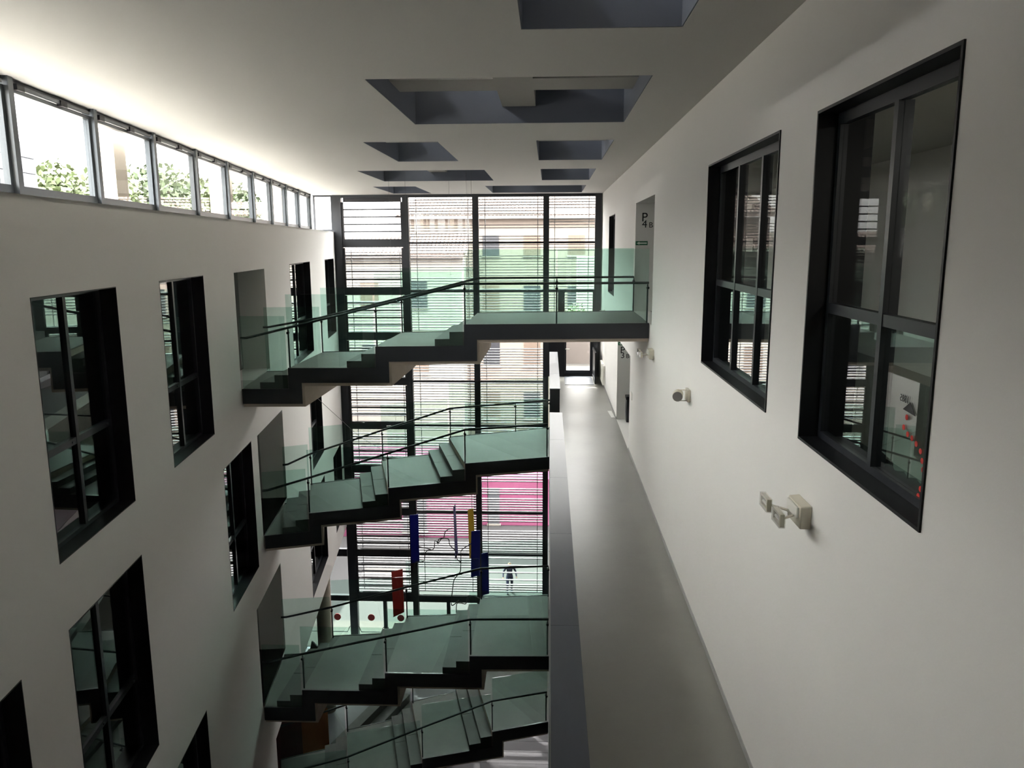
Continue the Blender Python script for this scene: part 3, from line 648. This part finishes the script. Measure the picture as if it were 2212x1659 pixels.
slab('blue_panel', [(-2.10, -8.0), (-1.89, -8.0), (-1.87, -9.40), (-2.11, -9.40)], 23.2, .15, 'blue')
slab('red_panel', [(-4.82, -8.34), (-4.43, -8.15), (-4.42, -9.56), (-4.80, -9.83)], 22.5, -.2, 'red')
def smooth(pts, n=4):
    P_ = [Vector(p) for p in pts]; out = []
    for i in range(len(P_)-1):
        a, b, c, d = P_[max(i-1, 0)], P_[i], P_[i+1], P_[min(i+2, len(P_)-1)]
        for k in range(n):
            t = k/n; out.append(.5*((2*b)+(c-a)*t+(2*a-5*b+4*c-d)*t*t+(3*b-a-3*c+d)*t**3))
    return out+[P_[-1]]
WR = [[(-3.03, -7.25), (-3.25, -7.38), (-3.32, -7.61), (-3.41, -7.67), (-3.5, -7.8), (-3.62, -7.75), (-3.64, -7.96), (-3.72, -8.06), (-3.91, -8.11), (-3.97, -8.38), (-4.04, -8.43), (-4.25, -8.45), (-4.34, -8.78), (-4.51, -8.86)],
      [(-3.72, -8.04), (-3.97, -7.99), (-4.14, -7.95)],
      [(-3.49, -7.78), (-3.44, -7.59), (-3.16, -7.58), (-3.11, -7.79), (-2.93, -8.02), (-2.9, -8.27), (-2.79, -8.40)],
      [(-2.45, -7.82), (-2.75, -8.03), (-2.78, -8.17), (-2.8, -8.69), (-2.85, -8.82), (-3.01, -9.03), (-3.06, -9.34), (-3.11, -9.77), (-3.07, -9.9), (-2.87, -9.75)],
      [(-2.97, -10.2), (-2.95, -9.9), (-2.84, -9.86), (-2.65, -9.87), (-2.6, -9.63), (-2.43, -9.56), (-2.12, -9.62)]]
for i, wl in enumerate(WR):
    build('bent_wire', MB().tube([(p.x, 23.5+.12*math.sin(3*p.x+i), p.z) for p in smooth([(x, 0, z) for x, z in wl])], .016, 6), 'wire', mob, smooth=True)
for x, z, y in ((-4.25, -6.86, 23.53), (-3.09, -6.9, 24.6), (-2.48, -6.78, 23.9), (-2.25, -7.18, 23.05), (-4.5, -8.2, 22.35)):
    build('suspension_line', MB().tube([(x, y, z), (x, y, HT if y < 24.4 else CZ)], .003, 5), 'wire', mob)
o = build('guy_cable', MB().tube([(-5.79, 18.0, -1.7), (-5.6, 22.2, -3.95), (-5.2, 30.6, -7.6)], .006, 6), 'wire'); tag(o, 'thin slanting cable below the top staircase by left wall', 'cable')

# ------------------------------------------------------------------ ground floor
e = build('round_column', MB().tube([(-8.2, 26.4, -15.6), (-8.2, 26.4, LBOT)], .27, 28), 'concrete', smooth=True); tag(e, 'round concrete column under the far end of the left wall', 'column')
st = empty('ground_steps', (-6.6, 23.4, -15.6)); tag(st, 'dark slate steps at ground level below the lowest staircase', 'steps')
d = Vector((.34, .94, 0)); pr = Vector((.94, -.34, 0)); org = Vector((-6.6, 21.3, 0))
for k in range(7):
    a = org+pr*(.34*k); h = -13.4-k*.17*1.6
    q = []
    for z in (-15.6, h):
        q += [a+Vector((0, 0, z)), a+pr*.338+Vector((0, 0, z)), a+pr*.338+d*3.6+Vector((0, 0, z)), a+d*3.6+Vector((0, 0, z))]
    build('step', MB().hexa(q), 'deck' if k == 4 else 'step', st)
e = empty('orange_kiosk', (-7.8, 22, -15.6)); tag(e, 'orange and brown box at ground level, bottom left of stairwell', 'box')
A, B_, C_, D_ = Vector((-8.6, 21.75, 0)), Vector((-7.45, 21.2, 0)), Vector((-6.85, 21.9, 0)), Vector((-8.0, 22.45, 0))
lo, hi = Vector((0, 0, -15.6)), Vector((0, 0, -12.6))
build('carcass', MB().hexa([A+lo, B_+lo, C_+lo, D_+lo, A+hi, B_+hi, C_+hi, D_+hi]), 'brown', e)
n_ = Vector((.76, -.65, 0))*.012
build('orange_front', MB().hexa([B_+n_+lo, C_+n_+lo, C_+lo+n_*.01, B_+lo+n_*.01, B_+n_+hi, C_+n_+hi, C_+hi+n_*.01, B_+hi+n_*.01]), 'orange', e)
e = empty('coat_rack', (-5.3, 24, -14.1)); tag(e, 'small steel rack with a row of hooks at ground level', 'rack')
build('rail', MB().tube([(-5.58, 24.05, -14.02), (-4.92, 23.95, -14.1)], .02, 6).tube([(-5.58, 24.05, -14.25), (-5.1, 23.95, -14.3)], .02, 6).tube([(-5.5, 24.05, -15.6), (-5.5, 24.05, -14.02)], .02, 6).tube([(-5.0, 23.96, -15.6), (-5.0, 23.96, -14.08)], .02, 6), 'alu', e)
for k in range(7):
    x = -5.54+k*.095; build('hook', MB().tube([(x, 24.03, -14.03-k*.011), (x+.02, 23.95, -13.95-k*.011), (x+.07, 23.93, -13.93-k*.011)], .010, 5), 'alu', e)
e = build('dark_leaning_board', MB().loops([(-7.0, 21.2, -9.99), (-6.75, 20.9, -9.99), (-6.6, 20.95, -10.4), (-7.0, 21.2, -10.9), (-7.25, 21.3, -10.9)], [(-6.98, 21.24, -9.99), (-6.73, 20.94, -9.99), (-6.58, 20.99, -10.4), (-6.98, 21.24, -10.9), (-7.23, 21.34, -10.9)]), 'fascia'); tag(e, 'dark folded board under the edge of the left wall', 'board')

# ------------------------------------------------------------------ outside: street, buildings, terrace, trees
o = build('street', MB().box(-70, 70, YB+.12, 130, -15.9, -15.62), 'asphalt'); tag(o, 'grey asphalt street outside the facade', 'street', kind='structure')
o = build('pavement', MB().box(-14, 8, YB+.12, 33.4, -15.62, -15.58), 'pave'); tag(o, 'sandstone pavement strip outside the glass doors', 'pavement', kind='structure')
def facade_building(name, label, x0, x1, y0, y1, z0, z1, wm, wins, cat='building'):
    e = empty(name, ((x0+x1)/2, y0, z0)); tag(e, label, cat)
    build('walls', MB().box(x0, x1, y0, y1, z0, z1), wm, e)
    for (a, b, c, d_, m) in wins:
        wn = build('window', MB().box(a, b, y0-.04, y0, c, d_), m, e)
        build('window_sill', MB().box(a-.08, b+.08, y0-.12, y0, c-.1, c), 'pale', wn)
    return e
def clay_roof(parent, x0, x1, y0, z0, y1, z1, hip=0.):
    tw = .24; rows = max(4, round((y1-y0)/.42)); n = int((x1-x0)/tw); mb = MB(); seg = 5
    for r in range(rows):
        ya, yb = y0+(y1-y0)*r/rows, y0+(y1-y0)*(r+1)/rows; za, zb = z0+(z1-z0)*r/rows, z0+(z1-z0)*(r+1)/rows
        s0 = int(hip*r/rows/tw)
        for c in range(s0, n):
            base = len(mb.v)
            for yy, zz in ((ya, za+.05), (yb, zb)):
                for k in range(seg+1):
                    t = math.pi*k/seg; mb.v.append((x0+c*tw+tw*.5*(1-math.cos(t))*.92, yy, zz+.10*math.sin(t)))
            for k in range(seg): mb.f.append((base+k, base+k+1, base+seg+2+k, base+seg+1+k))
            mb.f.append(tuple(base+k for k in range(seg+1)))
    o = build('clay_tiles', mb, 'tileroof', parent, recalc=False); o['kind'] = 'stuff'
    mb = MB(); mb.hexa([(x0, y0, z0-.15), (x1, y0, z0-.15), (x1, y1, z1-.15), (x0+hip, y1, z1-.15), (x0, y0, z0), (x1, y0, z0), (x1, y1, z1), (x0+hip, y1, z1)])
    build('roof_deck', mb, 'tileroof', parent)
wins = []
for r, (c, d_) in enumerate(((.9, 2.15), (-2.6, -1.0), (-6.1, -4.4), (-9.6, -7.9))):
    for x in (-7.0, -4.2, -1.6, 1.2, 4.0, 6.8, 9.6):
        wins.append((x, x+1.05, c, d_, 'wood' if (r+int(x)) % 2 else 'bush'))
e = facade_building('town_house', 'cream house with clay tile roof straight across the street', -9.2, 14, 50, 60, -15.6, 3.2, 'cream', wins)
clay_roof(e, -9.6, 14.4, 49.4, 3.35, 58, 6.6, 3.0)
wins = [(-14.5, -13.4, -2.2, -.6, 'bush'), (-11.5, -10.4, -2.2, -.6, 'wood'), (-8.5, -7.4, -2.2, -.6, 'bush'), (-14.5, -13.4, -6.2, -4.5, 'bush'), (-11.5, -10.4, -6.2, -4.5, 'bush'), (-8.5, -7.4, -6.2, -4.5, 'wood')]
e = facade_building('low_house', 'lower pale house with clay tile roof, left of the cream house', -17, -5.2, 47.5, 49.3, -15.6, .95, 'pale', wins)
clay_roof(e, -17.2, -4.9, 47.0, .98, 49.3, 2.2)
e = facade_building('pink_shop', 'pink shop front low on the street', -16, -4.6, 44.0, 47.4, -15.6, -10.9, 'pink', [(-12.5, -11.0, -14.6, -12.3, 'bush'), (-8.6, -7.2, -15.2, -12.6, 'bush')])
e = facade_building('pink_wall', 'pink street wall with grey door, right of the pink shop', -4.5, 9, 46.2, 49.4, -15.6, -12.6, 'pink', [(-3.7, -3.0, -15.5, -13.2, 'slate')])
e = facade_building('pale_house', 'pale yellow house corner at far right beyond the facade', 1.6, 9, 44, 46, -12.6, .9, 'pale', [(3.0, 4.0, -1.6, -.2, 'bush')])
# terrace outside the corridor exit
o = build('terrace', MB().box(.05, 4.6, YB+.5, 34.3, -4.0, -3.62), 'pave'); tag(o, 'sandstone terrace outside the corridor exit door', 'terrace', kind='structure')
o = build('terrace_wall', MB().box(.05, 4.6, 34.3, 34.6, -4.0, -1.75), 'stone'); tag(o, 'brown stone wall behind the terrace', 'wall', kind='structure')
o = build('terrace_support', MB().box(.4, 4.6, 31.6, 34.6, -15.6, -4.0), 'stone'); tag(o, 'stone mass carrying the terrace', 'wall', kind='structure')
o = build('hillside', MB().box(-120, -15.2, -30, 130, -16, 0.), 'pave'); tag(o, 'raised ground on the left beyond the gravel roof', 'ground', kind='structure')
e = empty('slate_building', W(20, 12, 0)); tag(e, 'dark slate-clad building block outside the clerestory', 'building')
build('walls', lb(MB(), 5, 29, 10.05, 18, 0, 5.12), 'slate', e)
for r in range(6):
    for c in range(10):
        build('cladding_panel', lb(MB(), 29-2.4*(c+1)+.015, 29-2.4*c-.015, 10, 10.05, 2.0+r*.52+.012, 2.0+(r+1)*.52-.012), 'slate', e)
def tree(name, label, x, y, z0, h, rad, lm, n=2600, seed=1, group=None):
    e = empty(name, (x, y, z0)); tag(e, label, 'tree', group); rnd = random.Random(seed)
    q = MB(); q.tube([(x, y, z0), (x+.1, y, z0+h*.4), (x-.1, y+.1, z0+h*.75)], [rad*.09, rad*.07, rad*.03], 8); build('trunk', q, 'bark', e)
    blobs = []
    for k in range(11):
        a = rnd.uniform(0, 6.28); rr = rnd.uniform(0, .62)*rad; blobs.append((x+rr*math.cos(a), y+rr*math.sin(a), z0+h*rnd.uniform(.5, .88), rad*rnd.uniform(.35, .55)))
    for k in range(5):
        b = blobs[k]; t = build('branch', MB().tube([(x, y, z0+h*.4), (b[0], b[1], b[2])], [rad*.04, rad*.015], 6), 'bark', e)
    mb = MB()
    for k in range(n):
        b = rnd.choice(blobs); v = Vector((rnd.gauss(0, 1), rnd.gauss(0, 1), rnd.gauss(0, 1))).normalized()*b[3]*rnd.uniform(.6, 1.05)
        c = Vector(b[:3])+v; u = Vector((rnd.gauss(0, 1), rnd.gauss(0, 1), rnd.gauss(0, 1))).normalized(); t = u.orthogonal().normalized(); s_ = rad*rnd.uniform(.05, .09)
        i = len(mb.v); mb.v += [tuple(c-u*s_), tuple(c+t*s_*.55), tuple(c+u*s_), tuple(c-t*s_*.55)]; mb.f.append((i, i+1, i+2, i+3))
    o = build('foliage', mb, lm, e, recalc=False); o['kind'] = 'stuff'
for i, (x, y, h, r, lm, l) in enumerate(((-25.5, 40.5, 5.6, 2.6, 'leaf', 'bright green tree outside the largest clerestory window'), (-27, 47, 6.0, 3.0, 'leaf', 'bright green tree outside the second clerestory window'), (-30, 60, 7.0, 3.6, 'leaf2', 'green tree outside the third clerestory window'), (-33, 73, 7.8, 4., 'leaf', 'tall green tree outside the fourth clerestory window'), (-37, 92, 8.5, 5., 'leaf2', 'farthest green tree outside the clerestory'))):
    tree('broadleaf_tree', l, x, y, 0, h, r, lm, seed=i+3, group='trees outside the clerestory')
tree('terrace_shrub', 'bushy green shrub behind the terrace wall', 1.2, 36.2, -4.2, 3.0, 1.0, 'leaf', 1500, 21)
o = build('shrub_bed', MB().box(.4, 4.6, 34.6, 38, -15.6, -4.2), 'stone'); tag(o, 'raised planting bed behind the terrace wall', 'planter', kind='structure')

# ------------------------------------------------------------------ pedestrian on the street
def person(x, y, z):
    bm = bmesh.new(); V = {}
    J = dict(pelvis=(0, 0, .95), waist=(0, 0, 1.08), chest=(0, 0, 1.30), neck=(0, 0, 1.47), head0=(0, -.01, 1.56), head1=(0, -.01, 1.68),
             hipL=(-.10, 0, .90), kneeL=(-.12, -.10, .50), ankL=(-.12, .02, .09), toeL=(-.13, -.16, .04), hipR=(.10, 0, .90), kneeR=(.12, .04, .50), ankR=(.12, .16, .10), toeR=(.13, 0, .04),
             shL=(-.19, 0, 1.40), elL=(-.31, .03, 1.15), wrL=(-.34, -.10, .93), haL=(-.34, -.14, .85), shR=(.19, 0, 1.40), elR=(.31, .03, 1.15), wrR=(.33, -.12, .95), haR=(.33, -.17, .87))
    R = dict(pelvis=.15, waist=.14, chest=.16, neck=.06, head0=.09, head1=.085, hipL=.10, kneeL=.065, ankL=.045, toeL=.035, hipR=.10, kneeR=.065, ankR=.045, toeR=.035, shL=.07, elL=.05, wrL=.035, haL=.035, shR=.07, elR=.05, wrR=.035, haR=.035)
    E_ = [('pelvis', 'waist'), ('waist', 'chest'), ('chest', 'neck'), ('neck', 'head0'), ('head0', 'head1'), ('pelvis', 'hipL'), ('hipL', 'kneeL'), ('kneeL', 'ankL'), ('ankL', 'toeL'), ('pelvis', 'hipR'), ('hipR', 'kneeR'), ('kneeR', 'ankR'), ('ankR', 'toeR'), ('chest', 'shL'), ('shL', 'elL'), ('elL', 'wrL'), ('wrL', 'haL'), ('chest', 'shR'), ('shR', 'elR'), ('elR', 'wrR'), ('wrR', 'haR')]
    names = list(J); me = bpy.data.meshes.new('person'); me.from_pydata([J[n] for n in names], [(names.index(a), names.index(b)) for a, b in E_], [])
    o = bpy.data.objects.new('person', me); COL.objects.link(o)
    md = o.modifiers.new('skin', 'SKIN'); sv = me.skin_vertices[0].data
    for i, n in enumerate(names): sv[i].radius = (R[n], R[n]*(.75 if n in ('pelvis', 'waist', 'chest') else 1)); sv[i].use_root = n == 'pelvis'
    sb = o.modifiers.new('sub', 'SUBSURF'); sb.levels = 2; sb.render_levels = 2
    bpy.context.view_layer.update()
    m2 = bpy.data.meshes.new_from_object(o.evaluated_get(bpy.context.evaluated_depsgraph_get())); bpy.data.objects.remove(o)
    m2.materials.clear()
    for m in ('trouser', 'shirt', 'skin', 'hair', 'black'): m2.materials.append(M[m])
    for p in m2.polygons:
        c = p.center; p.use_smooth = True
        if c.z < .08: k = 4
        elif c.z < .96 and abs(c.x) < .24: k = 0
        elif abs(c.x) > .24 and c.z < .95: k = 2
        elif c.z < 1.48: k = 1
        elif c.z > 1.64 or (c.y > .03 and c.z > 1.55): k = 3
        else: k = 2
        p.material_index = k
    o = bpy.data.objects.new('person', m2); COL.objects.link(o); o.location = (x, y, z); o.rotation_euler = (0, 0, .2)
    tag(o, 'person walking on the street in dark top and navy trousers', 'person')
person(-1.9, 36.6, -15.62)
